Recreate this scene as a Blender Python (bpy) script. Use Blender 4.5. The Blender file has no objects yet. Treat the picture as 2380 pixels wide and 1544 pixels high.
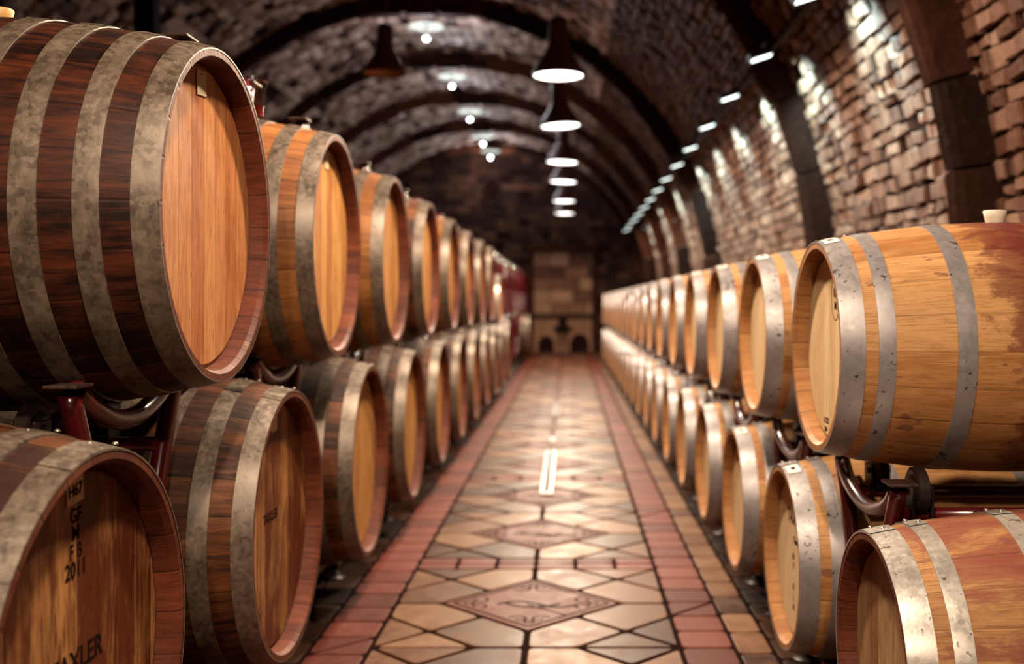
import bpy, math, random
from math import pi, sin, cos, sqrt, radians, atan2
from mathutils import Vector, Matrix
random.seed(7)
C = bpy.context.scene.collection
SC = bpy.context.scene

# ------------------------------------------------------------------ camera
CAMZ = 1.22
cam = bpy.data.cameras.new('camera')
cam.sensor_width = 36.0
cam.lens = 2437 / 2380 * 36
cam.shift_x = -132 / 2380
cam.shift_y = -66 / 2380
cam.clip_start = 0.05
cam.dof.use_dof = True
cam.dof.focus_distance = 2.28
cam.dof.aperture_fstop = 2.0
camo = bpy.data.objects.new('camera', cam)
camo.location = (0, 0, CAMZ)
camo.rotation_euler = (pi / 2, 0, 0)
C.objects.link(camo)
SC.camera = camo
# ------------------------------------------------------------------ view and world
SC.view_settings.view_transform = 'Standard'
SC.view_settings.look = 'None'
SC.view_settings.gamma = 1
SC.view_settings.exposure = 0.0
SC.view_settings.use_curve_mapping = False
wd = bpy.data.worlds.new('world')
SC.world = wd
wd.use_nodes = True
wd.node_tree.nodes['Background'].inputs[0].default_value = (1.0, 0.45, 0.3, 1)
wd.node_tree.nodes['Background'].inputs[1].default_value = 0.004
SC.cycles.diffuse_bounces = 1
SC.cycles.glossy_bounces = 2
# ------------------------------------------------------------------ light settings used by the lamp builders
LAMP_W = 430.0
LAMP_COL = (1.0, 0.78, 0.57)
WASH_W = 290.0
WASH_COL = (0.52, 0.95, 1.0)
DISC_W = 60.0

# ------------------------------------------------------------------ helpers
class MB:
    def __init__(s):
        s.v = []; s.f = []; s.m = []; s.sm = []; s.c = []
    def vert(s, p):
        s.v.append(tuple(p)); return len(s.v) - 1
    def face(s, idx, m=0, smooth=False, col=0.5):
        s.f.append(tuple(idx)); s.m.append(m); s.sm.append(smooth); s.c.append(col)
    def box(s, c, d, m=0, col=0.5, rot=None):
        x, y, z = (k / 2 for k in d)
        b = len(s.v)
        for sx, sy, sz in ((-1,-1,-1),(1,-1,-1),(1,1,-1),(-1,1,-1),(-1,-1,1),(1,-1,1),(1,1,1),(-1,1,1)):
            p = Vector((sx*x, sy*y, sz*z))
            if rot is not None: p = rot @ p
            s.v.append((c[0]+p[0], c[1]+p[1], c[2]+p[2]))
        for q in ((3,2,1,0),(4,5,6,7),(0,1,5,4),(1,2,6,5),(2,3,7,6),(3,0,4,7)):
            s.face([b+k for k in q], m, False, col)
    def bbox(s, c, d, bev, m=0, col=0.5):
        "box with chamfered edges"
        bm_v = {}
        x, y, z = (k / 2 for k in d)
        def P(ax, sg, a, b_):
            pass
        b = len(s.v)
        idx = {}
        for sx in (-1, 1):
            for sy in (-1, 1):
                for sz in (-1, 1):
                    for ax in range(3):
                        p = [sx*(x-bev), sy*(y-bev), sz*(z-bev)]
                        p[ax] = (sx*x, sy*y, sz*z)[ax]
                        idx[(sx, sy, sz, ax)] = s.vert((c[0]+p[0], c[1]+p[1], c[2]+p[2]))
        for ax in range(3):
            o = [k for k in range(3) if k != ax]
            for sg in (-1, 1):
                q = []
                for a, b2 in ((-1,-1),(1,-1),(1,1),(-1,1)):
                    t = [0,0,0]; t[ax] = sg; t[o[0]] = a; t[o[1]] = b2
                    q.append(idx[(t[0], t[1], t[2], ax)])
                s.face(q, m, False, col)
        for ax in range(3):
            o = [k for k in range(3) if k != ax]
            for a in (-1, 1):
                for b2 in (-1, 1):
                    t1 = [0,0,0]; t1[o[0]] = a; t1[o[1]] = b2; t1[ax] = -1
                    t2 = list(t1); t2[ax] = 1
                    s.face([idx[(*t1, o[0])], idx[(*t2, o[0])], idx[(*t2, o[1])], idx[(*t1, o[1])]], m, False, col)
        for sx in (-1, 1):
            for sy in (-1, 1):
                for sz in (-1, 1):
                    s.face([idx[(sx, sy, sz, k)] for k in range(3)], m, False, col)
    def tube(s, pts, r, n=12, m=0, caps=True, smooth=True, rads=None):
        pts = [Vector(p) for p in pts]
        rings = []
        prev = None
        for i, p in enumerate(pts):
            if i == 0: t = pts[1] - pts[0]
            elif i == len(pts) - 1: t = pts[-1] - pts[-2]
            else: t = (pts[i+1] - pts[i]).normalized() + (pts[i] - pts[i-1]).normalized()
            t.normalize()
            if prev is None:
                a = Vector((1, 0, 0)) if abs(t.x) < 0.9 else Vector((0, 1, 0))
                u = t.cross(a).normalized()
            else:
                u = (prev - t * prev.dot(t)).normalized()
            prev = u
            w = t.cross(u)
            rr = rads[i] if rads else r
            rings.append([s.vert(p + (u*cos(2*pi*k/n) + w*sin(2*pi*k/n)) * rr) for k in range(n)])
        for a, b in zip(rings, rings[1:]):
            for k in range(n):
                s.face((a[k], a[(k+1) % n], b[(k+1) % n], b[k]), m, smooth)
        if caps:
            s.face(rings[0][::-1], m); s.face(rings[-1], m)
    def lathe(s, prof, axis='z', n=32, c=(0,0,0), m=0, smooth=True, sharp=()):
        "prof: list of (axial, radius); sharp: indices of profile points with a hard edge"
        ang = [2*pi*k/n for k in range(n)]
        def ring(a, r):
            out = []
            for t in ang:
                if axis == 'x': p = (c[0]+a, c[1]+r*cos(t), c[2]+r*sin(t))
                elif axis == 'y': p = (c[0]+r*cos(t), c[1]+a, c[2]+r*sin(t))
                else: p = (c[0]+r*cos(t), c[1]+r*sin(t), c[2]+a)
                out.append(s.vert(p))
            return out
        cur = ring(*prof[0]) if prof[0][1] > 1e-6 else None
        for i in range(1, len(prof)):
            a, r = prof[i]
            pa, pr = prof[i-1]
            if pr <= 1e-6:
                nx = ring(a, r)
                s.face(nx, m, False)
            elif r <= 1e-6:
                s.face(cur, m, False); nx = None
            else:
                nx = ring(a, r)
                for k in range(n):
                    s.face((cur[k], cur[(k+1) % n], nx[(k+1) % n], nx[k]), m, smooth)
            if i in sharp and i < len(prof)-1 and r > 1e-6:
                cur = ring(a, r)
            else:
                cur = nx
    def mesh(s, name, mats):
        me = bpy.data.meshes.new(name)
        me.from_pydata(s.v, [], s.f)
        for m_ in mats: me.materials.append(m_)
        me.polygons.foreach_set('material_index', s.m)
        me.polygons.foreach_set('use_smooth', s.sm)
        at = me.attributes.new('tone', 'FLOAT', 'FACE')
        at.data.foreach_set('value', s.c)
        me.update()
        return me
    def build(s, name, mats, parent=None, loc=(0,0,0)):
        if not isinstance(mats, (list, tuple)): mats = [mats]
        o = bpy.data.objects.new(name, s.mesh(name, mats))
        C.objects.link(o)
        o.location = loc
        if parent: o.parent = parent
        return o

def fixn(o):
    import bmesh
    bm = bmesh.new(); bm.from_mesh(o.data)
    bmesh.ops.recalc_face_normals(bm, faces=bm.faces)
    bm.to_mesh(o.data); bm.free()
    return o

def empty(name, loc=(0,0,0), rz=0):
    o = bpy.data.objects.new(name, None)
    o.empty_display_size = 0.1
    C.objects.link(o); o.location = loc; o.rotation_euler = (0, 0, rz)
    return o

def tag(o, label=None, cat=None, group=None, kind=None):
    if label: o['label'] = label
    if cat: o['category'] = cat
    if group: o['group'] = group
    if kind: o['kind'] = kind
    return o

def link_mesh(name, me, parent, loc=(0,0,0), rot=(0,0,0)):
    o = bpy.data.objects.new(name, me); C.objects.link(o)
    o.parent = parent; o.location = loc; o.rotation_euler = rot
    return o

def copy_tree(o, parent=None):
    c = o.copy(); C.objects.link(c)
    if parent: c.parent = parent
    for ch in list(o.children): copy_tree(ch, c)
    return c

# ------------------------------------------------------------------ node material helper
class N:
    def __init__(s, name):
        s.mat = bpy.data.materials.new(name); s.mat.use_nodes = True
        s.t = s.mat.node_tree; s.b = s.t.nodes['Principled BSDF']
    def node(s, ty, **kw):
        n = s.t.nodes.new(ty)
        for k, v in kw.items(): setattr(n, k, v)
        return n
    def put(s, sock, v):
        if hasattr(v, 'is_output') or hasattr(v, 'links'):
            s.t.links.new(v, sock)
        elif isinstance(v, (tuple, list)) and len(v) == 3 and sock.type == 'RGBA':
            sock.default_value = (*v, 1)
        else:
            sock.default_value = v
    def coord(s, kind='Object'):
        return s.node('ShaderNodeTexCoord').outputs[kind]
    def m(s, op, a, b=0.0, c=None, clamp=False):
        n = s.node('ShaderNodeMath', operation=op, use_clamp=clamp)
        s.put(n.inputs[0], a); s.put(n.inputs[1], b)
        if c is not None: s.put(n.inputs[2], c)
        return n.outputs[0]
    def sep(s, v):
        n = s.node('ShaderNodeSeparateXYZ'); s.put(n.inputs[0], v); return n.outputs
    def comb(s, x, y, z=0.0):
        n = s.node('ShaderNodeCombineXYZ')
        for i, k in enumerate((x, y, z)): s.put(n.inputs[i], k)
        return n.outputs[0]
    def noise(s, v, scale=5, detail=4, rough=0.55, dist=0.0, dim='3D', w=None):
        n = s.node('ShaderNodeTexNoise', noise_dimensions=dim)
        s.put(n.inputs['Vector'], v); n.inputs['Scale'].default_value = scale
        n.inputs['Detail'].default_value = detail; n.inputs['Roughness'].default_value = rough
        n.inputs['Distortion'].default_value = dist
        if w is not None: s.put(n.inputs['W'], w)
        return n.outputs['Fac']
    def vor(s, v, scale=5, feature='F1', out='Distance', rand=1.0):
        n = s.node('ShaderNodeTexVoronoi', feature=feature)
        s.put(n.inputs['Vector'], v); n.inputs['Scale'].default_value = scale
        n.inputs['Randomness'].default_value = rand
        return n.outputs[out]
    def white(s, v):
        n = s.node('ShaderNodeTexWhiteNoise', noise_dimensions='1D'); s.put(n.inputs['W'], v)
        return n.outputs['Value']
    def ramp(s, fac, stops, interp='LINEAR'):
        n = s.node('ShaderNodeValToRGB'); cr = n.color_ramp; cr.interpolation = interp
        while len(cr.elements) < len(stops): cr.elements.new(0.5)
        for e, (p, c) in zip(cr.elements, stops):
            e.position = p
            e.color = (c, c, c, 1) if isinstance(c, (int, float)) else (*c, 1)
        s.put(n.inputs[0], fac); return n.outputs[0]
    def mix(s, fac, a, b, mode='MIX'):
        n = s.node('ShaderNodeMix', data_type='RGBA', blend_type=mode)
        s.put(n.inputs[0], fac); s.put(n.inputs[6], a); s.put(n.inputs[7], b)
        return n.outputs[2]
    def bump(s, h, strength=0.3, dist=0.01):
        n = s.node('ShaderNodeBump'); s.put(n.inputs['Height'], h)
        n.inputs['Strength'].default_value = strength; n.inputs['Distance'].default_value = dist
        s.put(s.b.inputs['Normal'], n.outputs[0])
    def attr(s, name):
        return s.node('ShaderNodeAttribute', attribute_name=name).outputs['Fac']
    def rnd(s):
        return s.node('ShaderNodeObjectInfo').outputs['Random']
    def out(s, color=None, rough=None, metal=None, spec=None, coat=None):
        B = s.b.inputs
        if color is not None: s.put(B['Base Color'], color)
        if rough is not None: s.put(B['Roughness'], rough)
        if metal is not None: s.put(B['Metallic'], metal)
        if spec is not None: s.put(B['Specular IOR Level'], spec)
        if coat is not None: s.put(B['Coat Weight'], coat)
        return s.mat

def plain(name, col, rough=0.5, metal=0.0, noise=0.0, nscale=20, spec=0.5):
    k = N(name)
    if noise:
        f = k.noise(k.coord(), nscale, 5)
        c2 = tuple(max(0, c * (1 - noise)) for c in col)
        col = k.mix(k.ramp(f, [(0.35, 0.0), (0.65, 1.0)]), col, c2)
    return k.out(col, rough, metal, spec)

ALB = 0.62     # reflectance scale shared by wood, metal and tile
def sc3(c, k=ALB): return tuple(q * k for q in c)
# wood of the staves: runs along local x, stave index from the angle round the axis
def stave_mat(name, light, dark, nst=28, darkness=0.5, stain=None, stain_amt=0.0, drip=False, R=0.3, rough=0.5, fall=2.4, tv=0.2, seam=0.7):
    light, dark = sc3(light), sc3(dark)
    if stain: stain = sc3(stain)
    k = N(name)
    co = k.coord()
    x, y, z = k.sep(co)[:3]
    ang = k.m('DIVIDE', k.m('ARCTAN2', z, y), 2 * pi)
    a = k.m('MULTIPLY', k.m('ADD', ang, 0.5), float(nst))
    rn = k.m('MULTIPLY', k.rnd(), 37.0)
    a2 = k.m('ADD', a, k.m('MULTIPLY', k.noise(k.comb(k.m('FLOOR', a), 0.0, 0.0), 7, 0), 0.0))
    sid = k.m('FLOOR', a2)
    fr = k.m('FRACT', a2)
    edge = k.m('MINIMUM', fr, k.m('SUBTRACT', 1.0, fr))
    tone = k.white(k.m('ADD', sid, rn))
    arc = k.m('MULTIPLY', ang, 2 * pi * R)
    off = k.m('MULTIPLY', tone, 13.0)
    gv = k.comb(k.m('MULTIPLY', x, 2.2), k.m('ADD', k.m('MULTIPLY', arc, 16.0), rn), off)
    gv_f = k.comb(k.m('MULTIPLY', x, 5.0), k.m('ADD', k.m('MULTIPLY', arc, 90.0), rn), off)
    g1 = k.noise(gv, 3.2, 6, 0.6, 0.5)
    g2 = k.noise(gv_f, 3.0, 4, 0.6)
    blot = k.noise(k.comb(x, k.m('MULTIPLY', arc, 2.0), rn), 6.0, 6, 0.62, 0.3)
    f = k.m('ADD', k.m('MULTIPLY', g1, 0.55), k.m('MULTIPLY', tone, tv))
    f = k.m('ADD', f, k.m('MULTIPLY', blot, darkness * 0.55))
    base = k.mix(k.ramp(f, [(0.36, 0.0), (0.72 if darkness < 0.7 else 0.64, 1.0)]), light, dark)
    base = k.mix(k.ramp(g2, [(0.50, 0.0), (0.68, 0.60)]), base, tuple(c * 0.45 for c in dark))
    if stain:
        w = k.m('ABSOLUTE', x)
        n1 = k.noise(k.comb(k.m('MULTIPLY', x, 2.0), k.m('MULTIPLY', arc, 5.0), k.m('ADD', rn, 3.0)), 2.6, 6, 0.68, 0.6)
        near = k.m('MULTIPLY', w, -fall)
        up = k.m('MULTIPLY', z, 0.35)
        msk = k.m('ADD', k.m('ADD', k.m('ADD', n1, near), up), stain_amt)
        base = k.mix(k.ramp(msk, [(0.47, 0.0), (0.56, 0.62), (0.78, 0.93)]), base, stain)
        sp = k.noise(k.comb(k.m('MULTIPLY', x, 9.0), k.m('MULTIPLY', arc, 20.0), rn), 1.2, 3, 0.5)
        base = k.mix(k.ramp(sp, [(0.66, 0.0), (0.70, 0.65)]), base, tuple(c * 0.8 + 0.02 for c in stain))
    if drip:
        wob = k.m('MULTIPLY', k.m('SUBTRACT', k.noise(k.comb(0.0, arc, 0.0), 9, 3), 0.5), 0.02)
        dl = k.m('ABSOLUTE', k.m('SUBTRACT', k.m('ADD', x, wob), -0.215))
        base = k.mix(k.ramp(dl, [(0.0025, 0.7), (0.0055, 0.0)]), base, (0.22, 0.035, 0.02))
    base = k.mix(k.ramp(edge, [(0.008, seam), (0.022, 0.0)]), base, tuple(c * 0.18 for c in dark))
    h = k.m('ADD', k.m('MULTIPLY', g2, 0.35), k.ramp(edge, [(0.0, 0.0), (0.05, 1.0)]))
    h = k.m('ADD', h, k.m('MULTIPLY', g1, 0.3))
    k.bump(h, 0.35, 0.002)
    return k.out(base, k.ramp(g1, [(0.2, rough - 0.04), (0.8, rough + 0.16)]), 0, 0.18)

# the head: vertical boards
def head_mat(name, light, dark, nb=8, R=0.36, mott=0.5, rough=0.5, band=None):
    light, dark = sc3(light), sc3(dark)
    k = N(name)
    x, y, z = k.sep(k.coord())[:3]
    rn = k.m('MULTIPLY', k.rnd(), 31.0)
    a = k.m('MULTIPLY', k.m('ADD', k.m('DIVIDE', y, 2 * R), 0.5), float(nb))
    a = k.m('ADD', a, k.m('MULTIPLY', k.rnd(), 0.6))
    bid = k.m('FLOOR', a); fr = k.m('FRACT', a)
    edge = k.m('MINIMUM', fr, k.m('SUBTRACT', 1.0, fr))
    tone = k.white(k.m('ADD', bid, rn))
    gv = k.comb(k.m('ADD', k.m('MULTIPLY', y, 10.0), rn), k.m('MULTIPLY', z, 1.1), k.m('MULTIPLY', tone, 9.0))
    g1 = k.noise(gv, 3.5, 7, 0.62, 0.7)
    gv2 = k.comb(k.m('ADD', k.m('MULTIPLY', y, 60.0), rn), k.m('MULTIPLY', z, 6.0), k.m('MULTIPLY', tone, 9.0))
    g2 = k.noise(gv2, 2.5, 4, 0.6)
    blot = k.noise(k.comb(k.m('MULTIPLY', y, 1.6), z, rn), 6, 5, 0.6)
    f = k.m('ADD', k.m('ADD', k.m('MULTIPLY', g1, 0.55), k.m('MULTIPLY', tone, 0.22)), k.m('MULTIPLY', blot, mott * 0.5))
    base = k.mix(k.ramp(f, [(0.38, 0.0), (0.68, 1.0)]), light, dark)
    base = k.mix(k.ramp(g2, [(0.54, 0.0), (0.68, 0.25 + mott * 0.55)]), base, tuple(c * 0.4 for c in dark))
    fl_ = k.noise(k.comb(k.m('ADD', k.m('MULTIPLY', y, 26.0), rn), k.m('MULTIPLY', z, 3.4), k.m('MULTIPLY', tone, 5.0)), 2.6, 5, 0.62, 0.4)
    base = k.mix(k.ramp(fl_, [(0.53, 0.0), (0.66, mott * 0.9)]), base, dark)
    base = k.mix(k.ramp(edge, [(0.006, 0.75), (0.018, 0.0)]), base, tuple(c * 0.25 for c in dark))
    k.bump(k.m('ADD', g2, k.ramp(edge, [(0.0, 0.0), (0.04, 1.0)])), 0.3, 0.0015)
    return k.out(base, rough, 0, 0.15)

def hoop_mat(name, a, b, spot=0.5, rough=0.45, metal=0.55, sc=55):
    a, b = sc3(a, 0.72), sc3(b, 0.72)
    k = N(name)
    co = k.coord(); rn = k.m('MULTIPLY', k.rnd(), 20.0)
    x, y, z = k.sep(co)[:3]
    v = k.comb(k.m('ADD', x, rn), y, z)
    c1 = k.vor(v, sc, out='Color')
    s1 = k.sep(c1)[0]
    n1 = k.noise(v, 14, 6, 0.65)
    n2 = k.noise(v, 60, 3, 0.6)
    n3 = k.noise(k.comb(k.m('MULTIPLY', k.m('ADD', x, rn), 2.5), y, z), 16, 5, 0.7, 0.8)
    f = k.m('ADD', k.m('ADD', k.m('MULTIPLY', s1, 0.16), k.m('MULTIPLY', n1, 0.45)), k.m('MULTIPLY', n3, 0.5))
    col = k.mix(k.ramp(f, [(0.35, 0.0), (0.75, 1.0)]), a, b)
    col = k.mix(k.ramp(k.m('ADD', k.m('MULTIPLY', n2, 0.75), k.m('MULTIPLY', k.noise(v, 7, 2), 0.35)), [(0.66, 0.0), (0.70, spot)]), col, (0.02, 0.012, 0.01))
    k.bump(k.m('ADD', n1, k.m('MULTIPLY', n2, 0.3)), 0.15, 0.002)
    return k.out(col, k.ramp(f, [(0.3, rough - 0.08), (0.8, rough + 0.15)]), metal)

def attr_wood_stone(name, ramp_stops, nsc=14, rough=0.8, bump=0.6, grit=(0.03, 0.015, 0.01), uv=False, spec=0.25):
    ramp_stops = [(p_, sc3(c_, 0.72)) for p_, c_ in ramp_stops]
    k = N(name)
    co = k.coord()
    t = k.attr('tone')
    n1 = k.noise(co, nsc, 7, 0.7)
    n2 = k.noise(co, nsc * 4, 4, 0.6)
    f = k.m('ADD', k.m('MULTIPLY', t, 0.6), k.m('MULTIPLY', n1, 0.5))
    col = k.ramp(f, ramp_stops)
    col = k.mix(k.ramp(n2, [(0.58, 0.0), (0.74, 0.6)]), col, grit)
    k.bump(k.m('ADD', n1, k.m('MULTIPLY', n2, 0.5)), bump, 0.01)
    return k.out(col, rough, 0, spec)

# ------------------------------------------------------------------ materials
M = {}
# floor
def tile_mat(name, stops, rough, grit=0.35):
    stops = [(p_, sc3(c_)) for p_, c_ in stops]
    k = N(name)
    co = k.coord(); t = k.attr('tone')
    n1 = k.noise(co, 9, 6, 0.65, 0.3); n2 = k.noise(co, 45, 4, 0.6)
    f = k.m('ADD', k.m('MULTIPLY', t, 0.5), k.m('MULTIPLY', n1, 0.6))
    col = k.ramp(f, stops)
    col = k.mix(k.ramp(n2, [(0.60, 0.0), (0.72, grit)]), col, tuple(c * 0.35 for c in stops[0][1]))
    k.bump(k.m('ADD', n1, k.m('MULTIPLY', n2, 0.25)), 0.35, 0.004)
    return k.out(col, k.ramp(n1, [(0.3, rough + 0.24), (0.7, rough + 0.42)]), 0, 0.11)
M['tile_tan'] = tile_mat('tan_tile', [(0.32, (0.055, 0.018, 0.009)), (0.52, (0.155, 0.066, 0.031)), (0.80, (0.28, 0.140, 0.073))], 0.13)
M['tile_red'] = tile_mat('red_tile', [(0.25, (0.085, 0.016, 0.010)), (0.55, (0.165, 0.036, 0.024)), (0.85, (0.24, 0.062, 0.042))], 0.2)
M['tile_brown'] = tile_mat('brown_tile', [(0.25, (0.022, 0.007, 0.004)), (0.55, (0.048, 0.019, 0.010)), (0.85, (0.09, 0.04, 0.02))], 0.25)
M['grout'] = plain('grout', (0.010, 0.003, 0.002), 0.95, noise=0.4, nscale=30, spec=0.03)
M['tile_orn'] = tile_mat('ornament_tile', [(0.25, (0.14, 0.040, 0.026)), (0.55, (0.20, 0.062, 0.042)), (0.85, (0.26, 0.095, 0.066))], 0.2)
M['tile_line'] = plain('ornament_line', (0.014, 0.004, 0.0025), 0.9, spec=0.03)
# masonry
M['brick'] = attr_wood_stone('wall_brick', [(0.2, (0.05, 0.016, 0.009)), (0.5, (0.14, 0.056, 0.032)), (0.85, (0.34, 0.195, 0.135))], 16, 0.62, 1.0)
M['mortar'] = plain('dark_mortar', (0.022, 0.008, 0.006), 0.95, noise=0.5, nscale=12, spec=0.05)
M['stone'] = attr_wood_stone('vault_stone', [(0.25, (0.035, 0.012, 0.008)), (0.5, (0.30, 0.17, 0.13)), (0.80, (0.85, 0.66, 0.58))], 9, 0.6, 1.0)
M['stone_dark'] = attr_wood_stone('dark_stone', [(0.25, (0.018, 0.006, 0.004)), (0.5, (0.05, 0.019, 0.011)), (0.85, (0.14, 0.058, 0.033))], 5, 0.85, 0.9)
M['rib'] = attr_wood_stone('rib_block', [(0.2, (0.008, 0.0025, 0.0015)), (0.5, (0.028, 0.009, 0.005)), (0.85, (0.095, 0.030, 0.015))], 7, 0.8, 1.0, spec=0.08)
M['ribedge'] = attr_wood_stone('rib_plaster', [(0.2, (0.08, 0.04, 0.028)), (0.5, (0.16, 0.095, 0.07)), (0.85, (0.28, 0.19, 0.15))], 7, 0.8, 0.7)
M['door_stone'] = attr_wood_stone('door_stone', [(0.25, (0.08, 0.030, 0.016)), (0.5, (0.24, 0.11, 0.062)), (0.80, (0.46, 0.25, 0.155))], 2.5, 0.8, 0.6)
# barrels
M['st_old'] = stave_mat('old_dark_staves', (0.155, 0.038, 0.014), (0.012, 0.003, 0.002), 26, 0.85, R=0.44, rough=0.42, tv=0.12)
M['st_brown'] = stave_mat('brown_staves', (0.28, 0.092, 0.028), (0.034, 0.009, 0.004), 26, 0.7, R=0.44, rough=0.5)
M['st_gold'] = stave_mat('golden_staves', (0.52, 0.21, 0.060), (0.16, 0.042, 0.011), 26, 0.45, R=0.44)
M['st_new'] = stave_mat('new_oak_staves', (0.72, 0.39, 0.155), (0.42, 0.165, 0.046), 30, 0.35, stain=(0.20, 0.035, 0.025), stain_amt=-0.02, R=0.32, tv=0.32, seam=0.35)
M['st_new_drip'] = stave_mat('new_oak_staves_with_drip', (0.76, 0.41, 0.165), (0.44, 0.175, 0.050), 22, 0.35, stain=(0.15, 0.018, 0.018), stain_amt=0.20, drip=True, R=0.32, tv=0.30, seam=0.35)
M['st_wine'] = stave_mat('wine_stained_staves', (0.62, 0.33, 0.13), (0.32, 0.13, 0.045), 24, 0.4, stain=(0.25, 0.055, 0.045), stain_amt=0.13, R=0.32, fall=0.45, seam=0.4)
M['hd_orange'] = head_mat('orange_head', (0.80, 0.36, 0.135), (0.42, 0.105, 0.030), 9, 0.36, 0.45)
M['hd_mott'] = head_mat('mottled_head', (0.84, 0.41, 0.14), (0.15, 0.034, 0.010), 9, 0.36, 0.85)
M['hd_gold'] = head_mat('golden_head', (0.86, 0.45, 0.145), (0.46, 0.15, 0.036), 9, 0.36, 0.5)
M['hd_pale'] = head_mat('pale_oak_head', (1.0, 0.74, 0.44), (0.80, 0.47, 0.20), 9, 0.27, 0.12)
M['hd_wine'] = head_mat('pale_brown_head', (0.60, 0.38, 0.19), (0.30, 0.13, 0.055), 9, 0.27, 0.6)
M['chime_old'] = stave_mat('old_chime', (0.24, 0.060, 0.025), (0.07, 0.014, 0.007), 26, 0.5, R=0.38)
M['chime_new'] = stave_mat('new_chime', (0.56, 0.26, 0.09), (0.32, 0.115, 0.035), 22, 0.3, R=0.28)
M['hp_old'] = hoop_mat('weathered_hoop', (0.055, 0.036, 0.026), (0.27, 0.205, 0.15), 0.5, 0.38, 0.35, 85)
M['hp_new'] = hoop_mat('galvanised_hoop', (0.30, 0.27, 0.27), (0.40, 0.37, 0.37), 0.9, 0.38, 0.45, 60)
M['hp_bright'] = hoop_mat('bright_galvanised_hoop', (0.42, 0.38, 0.34), (0.66, 0.61, 0.55), 0.7, 0.28, 0.45, 110)
M['rivet'] = plain('rivet_steel', (0.30, 0.25, 0.21), 0.35, 0.8)
M['bung_white'] = plain('white_bung', (0.60, 0.52, 0.42), 0.45)
M['bung_yellow'] = plain('yellow_bung', (0.45, 0.24, 0.07), 0.5)
M['ink'] = plain('black_ink', (0.009, 0.003, 0.002), 0.9, spec=0.05)
M['brand'] = plain('burnt_brand', (0.03, 0.009, 0.004), 0.9, spec=0.05)
M['tag'] = plain('tag_card', (0.60, 0.47, 0.30), 0.6, noise=0.15, nscale=40)
M['paper'] = plain('white_paper', (0.62, 0.58, 0.52), 0.6)
M['red_metal'] = plain('dark_red_painted_steel', (0.075, 0.0035, 0.006), 0.22, 0.0, noise=0.3, nscale=8, spec=0.7)
M['black_metal'] = plain('black_steel', (0.022, 0.012, 0.010), 0.4, 0.3, noise=0.5, nscale=50)
M['cap_metal'] = plain('worn_cap_steel', (0.10, 0.055, 0.045), 0.4, 0.5, noise=0.6, nscale=60)
M['drain'] = plain('polished_steel', (0.16, 0.14, 0.125), 0.34, 0.9)
M['lampshade'] = plain('dark_lampshade_enamel', (0.075, 0.022, 0.017), 0.4, 0.0, spec=0.5)
M['shade_in'] = plain('orange_lampshade_lining', (0.55, 0.20, 0.08), 0.6)
M['cable'] = plain('black_cable', (0.02, 0.01, 0.01), 0.6)
M['disc_white'] = plain('white_enamel', (0.10, 0.112, 0.097), 0.5)
def emis(name, col, st):
    k = N(name)
    k.b.inputs['Base Color'].default_value = (*col, 1)
    k.b.inputs['Emission Color'].default_value = (*col, 1)
    k.b.inputs['Emission Strength'].default_value = st
    return k.mat
M['glow'] = emis('lit_diffuser', (1.0, 0.97, 0.93), 6.0)
M['glow_cool'] = emis('lit_cool_lens', (0.88, 1.0, 0.95), 4.0)
M['bulb'] = emis('lit_bulb', (0.95, 1.0, 0.95), 3.0)
k = N('clear_glass')
k.b.inputs['Transmission Weight'].default_value = 1.0; k.b.inputs['Roughness'].default_value = 0.02
k.b.inputs['IOR'].default_value = 1.45; k.b.inputs['Base Color'].default_value = (1.0, 0.86, 0.82, 1)
M['glass'] = k.mat
M['wine'] = plain('red_wine', (0.25, 0.02, 0.02), 0.1)

# ------------------------------------------------------------------ the floor
YE = 26.4            # end wall
YB = -2.6            # wall behind the camera
FX0, FX1 = -0.703, 0.397
FCX = (FX0 + FX1) / 2
U = 0.55 / 3
fl = MB()
def tile(poly, m, col, grout=0.0095, chamf=0.022, zt=0.0):
    # shrink polygon, cut corners, raise it
    P = [Vector((p[0], p[1])) for p in poly]
    area = sum(P[i].x * P[(i+1) % len(P)].y - P[(i+1) % len(P)].x * P[i].y for i in range(len(P)))
    if area < 0: P = P[::-1]
    def inset(P, g):
        n = len(P); out = []
        for i in range(n):
            a, b, c = P[i-1], P[i], P[(i+1) % n]
            e1 = (b - a).normalized(); e2 = (c - b).normalized()
            n1 = Vector((-e1.y, e1.x)); n2 = Vector((-e2.y, e2.x))
            bi = (n1 + n2)
            d = max(0.35, 1 + n1.dot(n2))
            out.append(b + bi * (g / d))
        return out
    P = inset(P, grout)
    Q = []
    n = len(P)
    for i in range(n):
        a, b, c = P[i-1], P[i], P[(i+1) % n]
        l1 = min(chamf, (b - a).length * 0.3); l2 = min(chamf, (c - b).length * 0.3)
        p1 = b + (a - b).normalized() * l1; p2 = b + (c - b).normalized() * l2
        Q += [p1, (p1 + p2) * 0.25 + b * 0.5, p2]
    T = inset(Q, 0.004)
    b0 = [fl.vert((q.x, q.y, -0.006)) for q in Q]
    z = zt + random.uniform(-0.0006, 0.0006)
    b1 = [fl.vert((q.x, q.y, z - 0.003)) for q in Q]
    b2 = [fl.vert((q.x, q.y, z)) for q in T]
    k_ = len(Q)
    for A, B in ((b0, b1), (b1, b2)):
        for i in range(k_):
            fl.face((A[i], A[(i+1) % k_], B[(i+1) % k_], B[i]), m, True, col)
    fl.face(b2, m, False, col)
fl.v += [(-5.9, YB, -0.006), (2.2, YB, -0.006), (2.2, YE, -0.006), (-5.9, YE, -0.006)]
fl.face((0, 1, 2, 3), 3)
def rc(): return random.random()
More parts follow.
